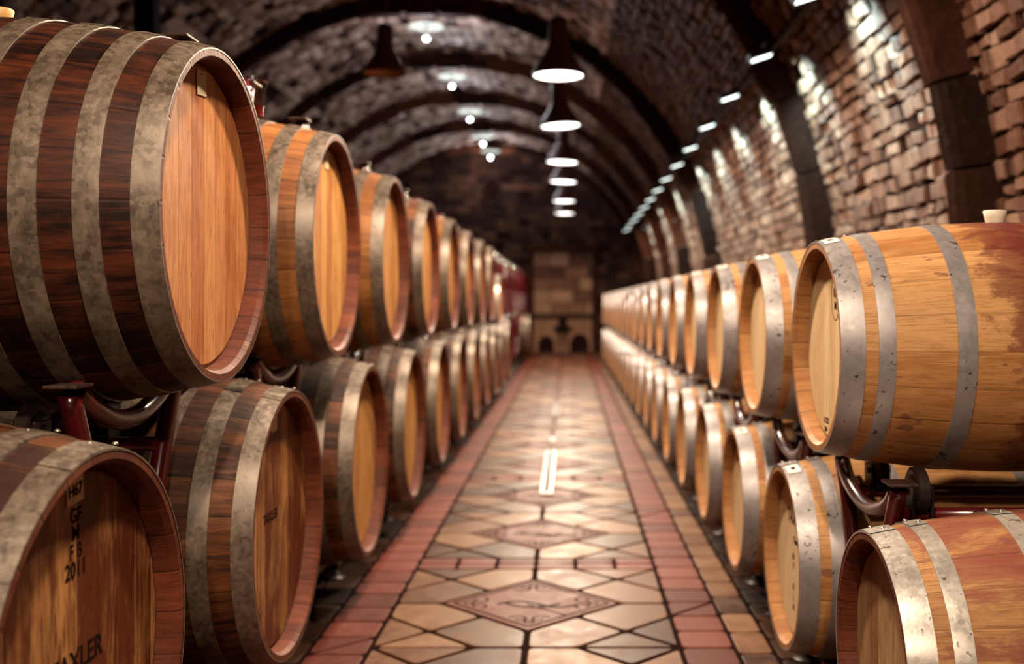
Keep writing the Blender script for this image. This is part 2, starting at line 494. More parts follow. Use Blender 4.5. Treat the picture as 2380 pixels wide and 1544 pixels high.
def flat_line(pts, w, z=0.0008, m=5, closed=False):
    P = [Vector((p[0], p[1])) for p in pts]
    rng = range(len(P)) if closed else range(len(P) - 1)
    for i in rng:
        a, b = P[i], P[(i+1) % len(P)]
        d = (b - a)
        if d.length < 1e-6: continue
        d.normalize(); nn = Vector((-d.y, d.x)) * (w * 0.95)
        ids = [fl.vert((q.x, q.y, z)) for q in (a - nn, b - nn, b + nn, a + nn)]
        fl.face(ids, m, False, 0.5)
def cell(cy, lowcorner, highcorner):
    def g(a, b): return (FCX + a * U, cy + b * U)
    tile([g(0,-2), g(2,0), g(0,2), g(-2,0)], 4, rc(), chamf=0.008)
    a = 1.72
    flat_line([g(0,-a), g(a,0), g(0,a), g(-a,0)], 0.007, closed=True)
    flat_line([g(-0.1,-0.1), g(0.80,-0.95)], 0.006)
    # curling leaf and corner scrolls pressed into the tile
    flat_line([g(-0.75+0.16*t, 0.22*sin(t*0.55)-0.10) for t in range(0, 12)], 0.010)
    flat_line([g(-0.62+0.14*t, -0.35*sin(t*0.33)+0.02) for t in range(0, 10)], 0.009)
    for dx, dy in ((0,-1), (1,0), (0,1), (-1,0)):
        px, py = -dy, dx
        for sg in (-1, 1):
            pts = []
            for t in range(0, 15):
                an = t * 0.42; r = 0.05 + 0.013 * t
                pts.append(g(dx*1.18 + px*sg*(0.22 + r*cos(an)) + dx*r*sin(an), dy*1.18 + py*sg*(0.22 + r*cos(an)) + dy*r*sin(an)))
            flat_line(pts, 0.005)
        flat_line([g(dx*1.38 + 0.10*cos(t), dy*1.38 + 0.10*sin(t)) for t in [k*0.7 for k in range(10)]], 0.005)
    for sx in (1, -1):
        for sy in (1, -1):
            tile([g(0, 2*sy), g(sx, sy), g(2*sx, 2*sy), g(sx, 3*sy), g(0, 3*sy)], 0, rc())
            tile([g(2*sx, 0), g(sx, sy), g(2*sx, 2*sy), g(3*sx, sy), g(3*sx, 0)], 0, rc())
            tile([g(2*sx, 2*sy), g(3*sx, sy), g(3*sx, 3*sy)], 0, rc())
            tile([g(2*sx, 2*sy), g(3*sx, 3*sy), g(sx, 3*sy)], 0, rc())
y = 4.82 - 2.4 * 3
while y < YE:
    nb = 6; w = (FX1 - FX0) / nb
    for r in range(2):
        for i in range(nb):
            x0 = FX0 + i * w
            tile([(x0, y + r*0.1), (x0 + w, y + r*0.1), (x0 + w, y + r*0.1 + 0.1), (x0, y + r*0.1 + 0.1)], 1, rc(), 0.006)
    cell(y + 0.2 + 0.55, 0, 0); cell(y + 0.2 + 1.65, 0, 0)
    y += 2.4
def strip(x0, x1, step, m, y0=YB, jit=0.0, grout=0.0065):
    y = y0 + random.uniform(0, step)
    while y < YE:
        if m == 1 and random.random() < 0.10:
            tile([(x0, y), (x1, y + step), (x0, y + step)], m, rc(), grout)
            tile([(x0, y), (x1, y), (x1, y + step)], m, rc(), grout)
        else:
            tile([(x0, y), (x1, y), (x1, y + step), (x0, y + step)], m, rc(), grout)
        y += step
strip(FX1, 0.590, 0.19, 1); strip(0.590, 0.722, 0.235, 0)
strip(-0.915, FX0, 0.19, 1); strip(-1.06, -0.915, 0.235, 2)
x = 0.722
while x < 2.0:
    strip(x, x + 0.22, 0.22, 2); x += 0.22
x = -1.06
while x > -3.4:
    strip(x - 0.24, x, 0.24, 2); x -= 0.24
fo = fl.build('floor', [M['tile_tan'], M['tile_red'], M['tile_brown'], M['grout'], M['tile_orn'], M['tile_line']])
tag(fo, kind='structure')

# ------------------------------------------------------------------ the vault
VX, VZ, VR = -1.88, CAMZ + 0.10, 3.85
def vpt(s, y, out=0.0):
    """s: arc length from the right foot at floor level, up the wall, over the vault and down the far wall"""
    r = VR - out
    L1 = VZ; L2 = pi * VR
    if s < L1: return Vector((VX + r, y, s))
    if s < L1 + L2:
        a = (s - L1) / VR
        return Vector((VX + r*cos(a), y, VZ + r*sin(a)))
    return Vector((VX - r, y, VZ - (s - L1 - L2)))
STOT = 2 * VZ + pi * VR
def shell(mb, s0, s1, m=1):
    n = max(2, int((s1 - s0) / 0.25))
    prev = None
    for i in range(n + 1):
        s = s0 + (s1 - s0) * i / n
        cur = (mb.vert(vpt(s, YB, -0.01)), mb.vert(vpt(s, YE, -0.01)))
        if prev: mb.face((prev[0], cur[0], cur[1], prev[1]), m, True)
        prev = cur
def masonry(mb, s0, s1, h, w, y0, y1, miss=0.0, proud=(0.012, 0.035), gap=0.012, jit=0.010, hv=0.25):
    s = s0
    while s < s1 - 0.02:
        hh = h * random.uniform(1 - hv, 1 + hv)
        if s + hh > s1 - 0.03: hh = s1 - s
        y = y0 + random.uniform(-w, 0)
        row_t = random.uniform(-0.1, 0.1)
        while y < y1:
            ww = w * random.uniform(0.55, 1.4)
            if random.random() > miss:
                t = min(1, max(0, random.gauss(0.5, 0.22) + row_t))
                pr = random.uniform(*proud)
                J = lambda q=jit: random.uniform(-q, q)
                a0, a1 = max(y, YB) + gap/2, min(y + ww, YE) - gap/2
                if a1 - a0 > 0.03:
                    cs = [(a0 + J(), s + gap/2 + J()), (a1 + J(), s + gap/2 + J()), (a1 + J(), s + hh - gap/2 + J()), (a0 + J(), s + hh - gap/2 + J())]
                    b0 = [mb.vert(vpt(q, p, -0.005)) for p, q in cs]
                    b1 = [mb.vert(vpt(q, p, pr * 0.65)) for p, q in cs]
                    cy_, cs_ = sum(c[0] for c in cs)/4, sum(c[1] for c in cs)/4
                    b2 = []
                    for p, q in cs:
                        kk = 0.16
                        b2.append(mb.vert(vpt(q + (cs_ - q) * kk*1.2, p + (cy_ - p) * kk, pr + random.uniform(-0.006, 0.006))))
                    for A, B in ((b0, b1), (b1, b2)):
                        for i in range(4):
                            mb.face((A[(i+1) % 4], A[i], B[i], B[(i+1) % 4]), 0, False, t)
                    mb.face((b2[3], b2[2], b2[1], b2[0]), 0, False, t)
            y += ww
        s += hh
SR = VZ + radians(52) * VR      # where the brick of the right side ends
SL = VZ + radians(128) * VR
wr = MB(); shell(wr, 0, SR)
masonry(wr, 0.25, SR, 0.088, 0.16, 2.0, YE, proud=(0.005, 0.045), gap=0.016, jit=0.014, hv=0.35, miss=0.01)
o = wr.build('wall_right', [M['brick'], M['mortar']]); tag(o, kind='structure')
ce = MB(); shell(ce, SR, SL)
masonry(ce, SR, SL, 0.15, 0.24, 2.5, YE, miss=0.09, proud=(0.0, 0.045), jit=0.02, gap=0.010)
o = ce.build('ceiling', [M['stone'], M['mortar']]); tag(o, kind='structure')
wl = MB(); shell(wl, SL, STOT)
masonry(wl, SL, STOT - 1.0, 0.16, 0.22, 4.0, YE, miss=0.16, proud=(0.0, 0.06), jit=0.025, gap=0.012)
o = wl.build('wall_left', [M['stone'], M['mortar']]); tag(o, kind='structure')

# ribs
RIB_Y = [4.70, 7.62, 13.3, 16.35, 19.4, 22.45, 25.5]
RI, RO = 3.62, 3.87
for ri, ry in enumerate(RIB_Y):
    rb = MB()
    nseg = 20
    wd_ = 0.27
    def arcblock(a0, a1, y0, y1, r0, r1, m, t):
        st = 4
        rings = []
        for i in range(st + 1):
            a = a0 + (a1 - a0) * i / st
            e = 0.006 if i in (0, st) else 0
            ring = []
            for (yy, rr) in ((y0, r1), (y0 + e, r0 + 0.05), (y0 + 0.025, r0 + 0.012 + e), (y0*0.70 + y1*0.30, r0 + e), (y0*0.62 + y1*0.38, r0 + 0.035), (y0*0.35 + y1*0.65, r0 + e + 0.004), (y1 - e, r0 + 0.05), (y1, r1)):
                ring.append(rb.vert((VX + rr*cos(a), yy, VZ + rr*sin(a))))
            rings.append(ring)
        for A, B in zip(rings, rings[1:]):
            for j in range(7):
                rb.face((A[j], A[j+1], B[j+1], B[j]), m, False, t)
        rb.face(rings[0][::-1], m, False, t); rb.face(rings[-1], m, False, t)
    a = 0.0
    while a < pi - 0.02:
        da = min(random.uniform(0.10, 0.24), pi - a)
        jr = random.uniform(-0.022, 0.022)
        # two parallel courses, the nearer one dark, the farther one plastered
        arcblock(a + 0.002, a + da - 0.002, ry, ry + wd_*0.62, RI + jr, RO, 0, random.random())
        arcblock(a + 0.002, a + da - 0.002, ry + wd_*0.66, ry + wd_, RI + 0.05 + jr, RO, 1 if ri > 1 else (1 if random.random() < 0.25 else 0), random.random())
        a += da
    # springers down to the floor on both sides
    for sx in (1, -1):
        z = VZ
        while z > 0.0:
            hh = min(random.uniform(0.35, 0.6), z)
            jr = random.uniform(-0.01, 0.01)
            rb.bbox((VX + sx*((RI + RO)/2 + jr), ry + wd_*0.31, z - hh/2), (RO - RI, wd_*0.62, hh - 0.006), 0.012, 0, random.random())
            rb.bbox((VX + sx*((RI + 0.05 + RO)/2 + jr), ry + wd_*0.83, z - hh/2), (RO - RI - 0.05, wd_*0.34, hh - 0.006), 0.012, 0, random.random())
            z -= hh
    # keystone
    for i in range(3):
        rb.bbox((VX + (i-1)*0.42, ry + wd_*0.4, VZ + RI + 0.05 - 0.02*abs(i-1)), (0.40, wd_*0.9, 0.20 if i == 1 else 0.15), 0.03, 0, random.random())
    o = rb.build('trim_%d' % (ri + 1), [M['rib'], M['ribedge']])
    tag(o, kind='structure')

# end wall and the wall behind the camera
eb = MB()
eb.v += [(-5.9, YE, 0), (2.2, YE, 0), (2.2, YE, 5.3), (-5.9, YE, 5.3)]; eb.face((0, 1, 2, 3), 1)
z = 0.0
while z < 5.1:
    hh = random.uniform(0.13, 0.22); x = -5.8
    while x < 2.1:
        ww = random.uniform(0.2, 0.55)
        pr = random.uniform(0.01, 0.05)
        r2 = (x + ww/2 - VX)**2 + max(0, z + hh/2 - VZ)**2
        indoor = (-0.98 < x + ww/2 < 0.68) and z < 2.6
        if r2 < 3.9**2 and not indoor and random.random() > 0.04:
            eb.bbox((x + ww/2, YE - pr/2, z + hh/2), (ww - 0.015, pr, hh - 0.015), 0.008, 0, random.random())
        x += ww
    z += hh
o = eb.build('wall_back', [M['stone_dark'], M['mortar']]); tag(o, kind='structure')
fb = MB()
fb.v += [(-5.9, YB, 0), (2.2, YB, 0), (2.2, YB, 5.3), (-5.9, YB, 5.3)]; fb.face((3, 2, 1, 0), 0)
o = fb.build('wall_front', [M['stone_dark']]); tag(o, kind='structure')

# ------------------------------------------------------------------ stone doorway on the end wall
dr = empty('stone_doorway', (-0.15, YE - 0.02, 0))
tag(dr, 'tan stone block doorway niche in the middle of the dark end wall', 'doorway')
pb = MB()
z = 0.95
while z < 2.5:
    hh = random.choice((0.3, 0.38, 0.45)); hh = min(hh, 2.52 - z)
    x = -0.74
    while x < 0.72:
        ww = min(random.uniform(0.3, 0.6), 0.74 - x)
        pb.bbox((x + ww/2, -0.06, z + hh/2), (ww - 0.01, 0.08, hh - 0.01), 0.012, 0, random.random())
        x += ww
    z += hh
pb.build('stone_panel', M['door_stone'], dr)
fr_ = MB()
for sx in (-1, 1): fr_.bbox((sx*0.81, -0.09, 1.32), (0.13, 0.16, 2.64), 0.015, 0, 0.6)
fr_.bbox((0, -0.09, 2.62), (1.85, 0.18, 0.14), 0.02, 0, 0.9)
fr_.build('door_frame', M['rib'], dr)
lg = MB(); lg.bbox((0, -0.13, 0.90), (1.5, 0.24, 0.09), 0.02, 0, 0.3); lg.build('ledge', M['stone_dark'], dr)
lw = MB()
def arch_block(cx, w, z1, rr):
    n = 10
    pts = []
    for i in range(n + 1):
        a = pi * i / n
        pts.append((cx + rr*cos(a), rr*sin(a)*1.2 + 0.18))
    pts = [(cx + rr, 0)] + pts + [(cx - rr, 0)]
    for yy in (-0.14,):
        base = []
        for (px, pz) in pts: base.append((px, pz))
    outer = [(cx + w/2, 0)] + [(cx + w/2*cos(pi*i/n)*1.0, z1) if False else (max(cx - w/2, min(cx + w/2, cx + w*cos(pi*i/n))), min(z1, 0.2 + z1*sin(pi*i/n)*1.4)) for i in range(n + 1)] + [(cx - w/2, 0)]
    f0 = [lw.vert((p[0], -0.16, p[1])) for p in pts]; g0 = [lw.vert((p[0], -0.02, p[1])) for p in pts]
    f1 = [lw.vert((p[0], -0.16, p[1])) for p in outer]
    for i in range(len(pts) - 1):
        lw.face((f0[i], f0[i+1], f1[i+1], f1[i]), 0, False, 0.6)
        lw.face((f0[i], g0[i], g0[i+1], f0[i+1]), 0, False, 0.4)
arch_block(-0.42, 0.62, 0.84, 0.20)
arch_block(0.42, 0.62, 0.84, 0.24)
lw.build('arched_base', M['door_stone'], dr)
pl = MB(); pl.lathe([(0, 0), (0, 0.10), (0.05, 0.10), (0.07, 0.075), (0.42, 0.07), (0.46, 0.10), (0.5, 0.10), (0.5, 0)], n=16, c=(0, -0.2, 0), sharp=(1, 2, 6))
fixn(pl.build('pillar', M['door_stone'], dr))
bs = MB(); bs.lathe([(0.50, 0), (0.52, 0.14), (0.60, 0.22), (0.66, 0.24), (0.66, 0.20), (0.56, 0.1), (0.56, 0)], n=20, c=(0, -0.26, 0), sharp=(3, 4))
fixn(bs.build('basin', M['black_metal'], dr))
# oval vent
ov = MB(); rg = []
for (sc_, yy) in ((1.0, -0.0), (1.0, -0.06), (0.8, -0.06), (0.78, -0.02)):
    rg.append([ov.vert((0.26*sc_*cos(2*pi*i/28), yy, 0.38*sc_*sin(2*pi*i/28))) for i in range(28)])
for A, B in zip(rg, rg[1:]):
    for i in range(28): ov.face((A[i], A[(i+1) % 28], B[(i+1) % 28], B[i]), 0, False, 0.3)
vr = empty('oval_niche', (-1.92, YE - 0.05, 4.06)); tag(vr, 'dark oval niche with a raised rim high on the end wall', 'niche')
fixn(ov.build('rim', M['stone_dark'], vr))
ov2 = MB(); ids = [ov2.vert((0.205*cos(2*pi*i/28), -0.022, 0.30*sin(2*pi*i/28))) for i in range(28)]; ids2 = [ov2.vert((0.205*cos(2*pi*i/28), -0.002, 0.30*sin(2*pi*i/28))) for i in range(28)]
ov2.face(ids); ov2.face(ids2[::-1])
for i in range(28): ov2.face((ids[i], ids[(i+1) % 28], ids2[(i+1) % 28], ids2[i]))
fixn(ov2.build('niche_back', M['mortar'], vr))

# ------------------------------------------------------------------ barrels
ORD = ['first', 'second', 'third', 'fourth', 'fifth', 'sixth', 'seventh', 'eighth', 'ninth', 'tenth', 'eleventh', 'twelfth', 'thirteenth',
       'fourteenth', 'fifteenth', 'sixteenth', 'seventeenth', 'eighteenth', 'nineteenth', 'twentieth', 'twenty-first', 'twenty-second', 'twenty-third']

def fromnear(n): return n
class Spec: pass
BIG = Spec(); BIG.R = 0.385; BIG.B = 0.455; BIG.L = 1.05; BIG.rec = 0.05; BIG.hoops = [(0.0, 0.052), (0.108, 0.157), (0.221, 0.273), (0.338, 0.39)]; BIG.n = 72
SML = Spec(); SML.R = 0.283; SML.B = 0.338; SML.L = 0.986; SML.rec = 0.044; SML.hoops = [(0.0, 0.057), (0.088, 0.128), (0.272, 0.318)]; SML.n = 64
def prof(sp, x):
    t = abs(x) / (sp.L / 2)
    return sp.B - (sp.B - sp.R) * t ** 1.9
BM = {}
def barrel_meshes(sp, key):
    if key in BM: return BM[key]
    D = {}
    h = sp.L / 2
    st = MB()
    pr = [(-h + sp.L * i / 28, prof(sp, -h + sp.L * i / 28)) for i in range(29)]
    st.lathe(pr, 'x', sp.n)
    D['staves'] = st
    chs = []
    # chime: end grain ring, chamfer and inside down to the head
    for sg in (-1, 1):
        ri = sp.R - 0.016
        p = [(sg*h, sp.R + 0.0), (sg*h, ri), (sg*(h - 0.012), ri - 0.008), (sg*(h - sp.rec - 0.004), ri - 0.012), (sg*(h - sp.rec - 0.004), sp.R - 0.06)]
        ch = MB(); ch.lathe(p, 'x', sp.n, sharp=(1, 2, 3)); chs.append(ch)
    hd = MB()
    rr = sp.R - 0.0285
    hd.lathe([(-0.010, 0), (-0.010, rr - 0.010), (-0.004, rr), (0.010, rr), (0.010, 0)], 'x', sp.n, sharp=(1, 2, 3))
    D['head'] = hd
    hps = []
    for (a, b) in sp.hoops:
        for sg in (-1, 1):
            x0, x1 = sg*(h - a), sg*(h - b)
            hm = MB()
            e = 0.0028
            r0, r1 = prof(sp, x0) , prof(sp, x1)
            if a == 0: x0 = sg*(h + 0.0012)
            q = [(x0, r0 - 0.001), (x0, r0 + e), ((x0+x1)/2, prof(sp, (x0+x1)/2) + e + 0.0006), (x1, r1 + e), (x1, r1 - 0.001)]
            hm.lathe(q, 'x', sp.n, sharp=(1, 3))
            # the lapped end of the strip at the top
            lap = []
            for an in (radians(72), radians(82), radians(92)):
                lap.append([hm.vert((xx, (rr_ + e + 0.0022)*cos(an), (rr_ + e + 0.0022)*sin(an))) for xx, rr_ in ((x0, r0), (x1, r1))])
            for A, B in zip(lap, lap[1:]): hm.face((A[0], A[1], B[1], B[0]), 0, True)
            lo = [hm.vert((xx, (rr_ + e - 0.001)*cos(radians(72)), (rr_ + e - 0.001)*sin(radians(72)))) for xx, rr_ in ((x0, r0), (x1, r1))]
            hm.face((lap[0][0], lap[0][1], lo[1], lo[0]))
            hps.append((hm, x0, x1, r0, r1, sg))
    D['hoops'] = hps
    rv = MB(); rv.lathe([(-0.001, 0.0058), (0.0015, 0.0054), (0.0034, 0.0032), (0.0040, 0)], 'z', 10)
    D['rivet'] = rv
    bg = MB(); bg.lathe([(-0.03, 0.018), (0.0, 0.024), (0.012, 0.027), (0.030, 0.031), (0.033, 0.029), (0.033, 0)], 'z', 24, sharp=(4,))
    D['bung'] = bg
    out = {'staves': st, 'chime': chs, 'head': hd, 'hoops': hps, 'rivet': rv, 'bung': bg}
    BM[key] = out
    return out
MESH = {}
def me(key, mb, mats):
    kk = (key, tuple(m_.name for m_ in mats))
    if kk not in MESH:
        m_ = mb.mesh(key[0] if isinstance(key, tuple) else key, mats)
        import bmesh
        bm = bmesh.new(); bm.from_mesh(m_)
        bmesh.ops.recalc_face_normals(bm, faces=bm.faces)
        bm.to_mesh(m_); bm.free()
        MESH[kk] = m_
    return MESH[kk]

def text_mesh(txt, size, depth=0.0004):
    cu = bpy.data.curves.new('lettering', 'FONT'); cu.body = txt; cu.size = size; cu.extrude = depth
    cu.align_x = 'CENTER'; cu.align_y = 'CENTER'; cu.offset = size * 0.012
    o = bpy.data.objects.new('lettering', cu); C.objects.link(o)
    dg = bpy.context.evaluated_depsgraph_get()
    m_ = bpy.data.meshes.new_from_object(o.evaluated_get(dg))
    bpy.data.objects.remove(o); bpy.data.curves.remove(cu)
    return m_

def make_barrel(spname, loc, face_dir, staves, head, hoop, chime, bung, detail=2, sticker=False, tagtext=None, stencils=(), name='wine_barrel', hide_bung=False, tagpos=None):
    """face_dir +1: head looks to +x. loc = barrel centre. Local front is at -x."""
    sp = BIG if spname == 'big' else SML
    D = barrel_meshes(sp, spname)
    root = empty(name, (loc[0], loc[1], loc[2] - sp.B), pi if face_dir > 0 else 0)
    c = (0, 0, sp.B)
    h = sp.L / 2
    link_mesh('staves', me(('staves', spname), D['staves'], [M[staves]]), root, c)
    for q_ in (0, 1): link_mesh('chime', me(('chime', spname, q_), D['chime'][q_], [M[chime]]), root, c)
    hm = me(('head', spname), D['head'], [M[head]])
    link_mesh('head', hm, root, (-h + sp.rec + 0.006, 0, sp.B))
    link_mesh('head', hm, root, (h - sp.rec - 0.006, 0, sp.B))
    for i, (mb, x0, x1, r0, r1, sg) in enumerate(D['hoops']):
        ho = link_mesh('hoop', me(('hoop', spname, i), mb, [M[hoop]]), root, c)
        if detail >= 2 and sg < 0:
            rm = me(('rivet',), D['rivet'], [M['rivet']])
            xm = (x0 + x1) / 2; rr = (r0 + r1) / 2 + 0.0048
            for an in ((80, 86) if spname == 'small' else (78, 87)):
                # both rivets sit where the strip laps at the top
                t = radians(an if face_dir < 0 else 180 - an)
                dx = 0.010 if an > 84 else -0.010
                link_mesh('rivet', rm, ho, (xm + dx, rr*cos(t), rr*sin(t)), (-(pi/2 - t), 0, 0))
    link_mesh('bung', me(('bung',), D['bung'], [M[bung]]), root, (0, 0, sp.B + sp.B))
    fx = -h + sp.rec - 0.004 - 0.0005        # face of the head, local
    rot = (pi/2, 0, -pi/2)                   # text reads in the (-y.., z) plane seen from -x
    if tagtext is not None:
        ty, tz = tagpos or (0.0, sp.R - 0.075)
        tb = MB()
        w_, h_ = (0.062, 0.058) if spname == 'big' else (0.045, 0.05)
        tb.bbox((0, 0, 0), (0.002, w_, h_), 0.0006)
        tb.tube([(-0.0012, 0, h_/2 - 0.008), (-0.0025, 0, h_/2 - 0.008)], 0.002, 8, 1)
        tg = link_mesh('tag', me(('tag', tagtext + spname), tb, [M['tag'], M['ink']]), root, (fx - 0.001, ty, sp.B + tz), (radians(-5), 0, 0))
        if tagtext:
            tm = text_mesh(tagtext, 0.030); tm.materials.append(M['ink'])
            link_mesh('lettering', tm, tg, (-0.0016, 0, -0.006), rot)
    for (txt, sz, ly, lz, mt) in stencils:
        tm = text_mesh(txt, sz); tm.materials.append(M[mt])
        link_mesh('stencil', tm, root, (fx, ly, sp.B + lz), rot)
    if sticker:
        an0, an1 = (96, 104)
        sb = MB()
        r_ = sp.R + 0.0052
        def ss(x, an, dr=0): t = radians(an); q = prof(sp, x) + 0.0050 + dr; return sb.vert((x, q*cos(t), q*sin(t)))
        for (xa, xb, a0, a1, dr, m_) in ((-h + 0.008, -h + 0.046, 96, 108, 0, 0), (-h + 0.020, -h + 0.034, 100, 104, 0.0006, 1)):
            n = 4
            for q in range(n):
                b0 = a0 + (a1-a0)*q/n; b1 = a0 + (a1-a0)*(q+1)/n
                sb.face((ss(xa, b0, dr), ss(xb, b0, dr), ss(xb, b1, dr), ss(xa, b1, dr)), m_)
        link_mesh('sticker', me(('sticker',), sb, [M['paper'], M['brand']]), root, c)
    return root

# positions
LFX, LP, LU0, LL0 = -0.812, 1.245, 2.464, 1.829
ZLU, ZLL = CAMZ + 0.204, CAMZ - 0.643
RFX, RP, RU0, RL0 = 0.671, 0.98, 2.864, 2.345
ZRU, ZRL = CAMZ - 0.117, CAMZ - 0.800
bx = LFX - BIG.L / 2
G1, G2 = 'large dark-hooped casks on the upper tier', 'large dark-hooped casks on the lower tier'
G3, G4 = 'pale oak barrels on the upper tier', 'pale oak barrels on the lower tier'

specs_u = [('st_old', 'hd_orange'), ('st_gold', 'hd_gold'), ('st_gold', 'hd_gold'), ('st_brown', 'hd_gold')]
labels_u = ['big old cask, almost black stained staves and orange head, blank card tag',
            'golden brown cask behind the near black-stained one, upper tier, small card tag',
            'golden cask third along the upper tier of large casks',
            'brown cask with amber head, fourth along the upper tier of large casks']
for i in range(8):
    s_, h_ = specs_u[i] if i < 4 else (random.choice(['st_brown', 'st_gold']), 'hd_gold')
    b = make_barrel('big', (bx, LU0 + i*LP, ZLU), 1, s_, h_, 'hp_old', 'chime_old', 'bung_yellow', 2 if i < 4 else 0,
                    tagtext='' if i < 3 else None, name='wine_cask', tagpos=(0.02, 0.31) if i == 0 else (0.0, 0.30))
    tag(b, labels_u[i] if i < 4 else 'large cask on the upper tier, %s from the near end of its row' % ORD[i], 'barrel', G1)
for i in range(11):
    y = LL0 + i*LP
    st = ()
    tt = None
    if i == 0:
        st = [('TAXLER', 0.055, 0.0, 0.020, 'ink'), ('2011', 0.040, 0.005, 0.180, 'ink'), ('F B', 0.036, 0.005, 0.212, 'ink'), ('M', 0.036, 0.005, 0.243, 'ink'), ('GF', 0.036, 0.005, 0.274, 'ink')]
        tt = 'H67'
    if i == 1:
        st = [('TAXLER', 0.040, 0.06, 0.03, 'ink')]; tt = ''
    s_, h_ = [('st_brown', 'hd_mott'), ('st_brown', 'hd_mott'), ('st_brown', 'hd_gold'), ('st_brown', 'hd_gold')][i] if i < 4 else (random.choice(['st_brown', 'st_old']), 'hd_gold')
    b = make_barrel('big', (bx, y, ZLL), 1, s_, h_, 'hp_old', 'chime_old', 'bung_yellow', 2 if i < 3 else 0, tagtext=tt, stencils=st, name='wine_cask', tagpos=(0.012, 0.325) if i == 0 else (0.03, 0.30))
    lab = ['large cask with mottled head, H67 card tag and 2011 stencil, nearest of lower tier',
           'large cask with mottled golden head and black stencilled word, behind the H67 cask',
           'brown cask with plain amber head, third along the lower tier of large casks'][i] if i < 3 else 'large cask on the lower tier, %s from the near end of its row' % ORD[i]
    tag(b, lab, 'barrel', G2)
b = make_barrel('big', (bx, LL0 + 16*LP, ZLL), 1, 'st_brown', 'hd_gold', 'hp_old', 'chime_old', 'bung_yellow', 0, name='wine_cask')
tag(b, 'lone large cask on the lower tier among empty red racks near the end wall', 'barrel')
b = make_barrel('small', (LFX - SML.L/2, LU0 + 8*LP, ZLU - 0.455 + 0.338 - 0.04), 1, 'st_gold', 'hd_pale', 'hp_bright', 'chime_new', 'bung_white', 0)
tag(b, 'small bright-hooped barrel at the far end of the large casks, upper tier', 'barrel')

brx = RFX + SML.L / 2
for i in range(19):
    y = RU0 + i*RP
    st = ()
    if i == 0:
        st = [('A 225', 0.022, 0.03, -0.205, 'brand'), ('M+', 0.022, 0.03, -0.230, 'brand'), ('M', 0.10, -0.075, 0.215, 'ink'), ('RF', 0.035, -0.07, 0.145, 'brand'), ('M', 0.03, -0.07, 0.11, 'brand')]
    b = make_barrel('small', (brx, y, ZRU), -1, 'st_new_drip' if i == 0 else 'st_new', 'hd_pale', 'hp_new', 'chime_new', 'bung_white', 2 if i < 5 else 0, sticker=i < 6, stencils=st)
    if i == 0:
        # thin burnt oval round the maker's mark
        ob = MB(); n = 40
        pts = [(0, 0.042*cos(2*pi*k_/n), 0.062*sin(2*pi*k_/n)) for k_ in range(n + 1)]
        ob.tube(pts, 0.0009, 6, 0, caps=False)
        ov_ = ob.build('oval_brand', M['brand'], b, (-SML.L/2 + SML.rec - 0.0042, -0.07, SML.B + 0.135))
        tag(b, 'pale new oak barrel, dark wine stain round its white bung, nearest of upper tier', 'barrel', G3)
    else:
        tag(b, 'pale oak barrel with grey hoops on the upper tier, %s from the near end' % ORD[i], 'barrel', G3)
for i in range(20):
    y = RL0 + i*RP
    st = ()
    if i == 1:
        st = [('TAXLER', 0.060, -0.03, 0.12, 'ink'), ('Classic', 0.03, -0.05, 0.055, 'brand')] + [(c_, 0.030, -0.01, 0.0 - 0.032*j, 'brand') for j, c_ in enumerate('MT.BLH')]
    near = i == 0
    b = make_barrel('small', (brx, y, ZRL), -1, 'st_wine' if near else 'st_new', 'hd_wine' if near else 'hd_pale', 'hp_bright' if near else 'hp_new',
                    'chime_old' if near else 'chime_new', 'bung_white', 2 if i < 5 else 0, sticker=0 < i < 6, stencils=st)
    lab = 'purple wine-stained barrel with bright riveted hoops, nearest of its lower tier' if near else (
          'pale oak barrel with black stencilled head behind the wine-stained one, lower tier' if i == 1 else
          'pale oak barrel with grey hoops on the lower tier, %s from the near end' % ORD[i])
    tag(b, lab, 'barrel', G4)

# ------------------------------------------------------------------ racks
def smooth_path(P, k=6):
    "Catmull-Rom through the points"
    P = [Vector(p) for p in P]
    out = []
    for i in range(len(P) - 1):
        p0 = P[i-1] if i else P[0]; p1 = P[i]; p2 = P[i+1]; p3 = P[i+2] if i + 2 < len(P) else P[-1]
        for j in range(k):
            t = j / k
            out.append(0.5*((2*p1) + (p2-p0)*t + (2*p0-5*p1+4*p2-p3)*t*t + (3*p1-p0-3*p2+p3)*t**3))
    out.append(P[-1]); return out

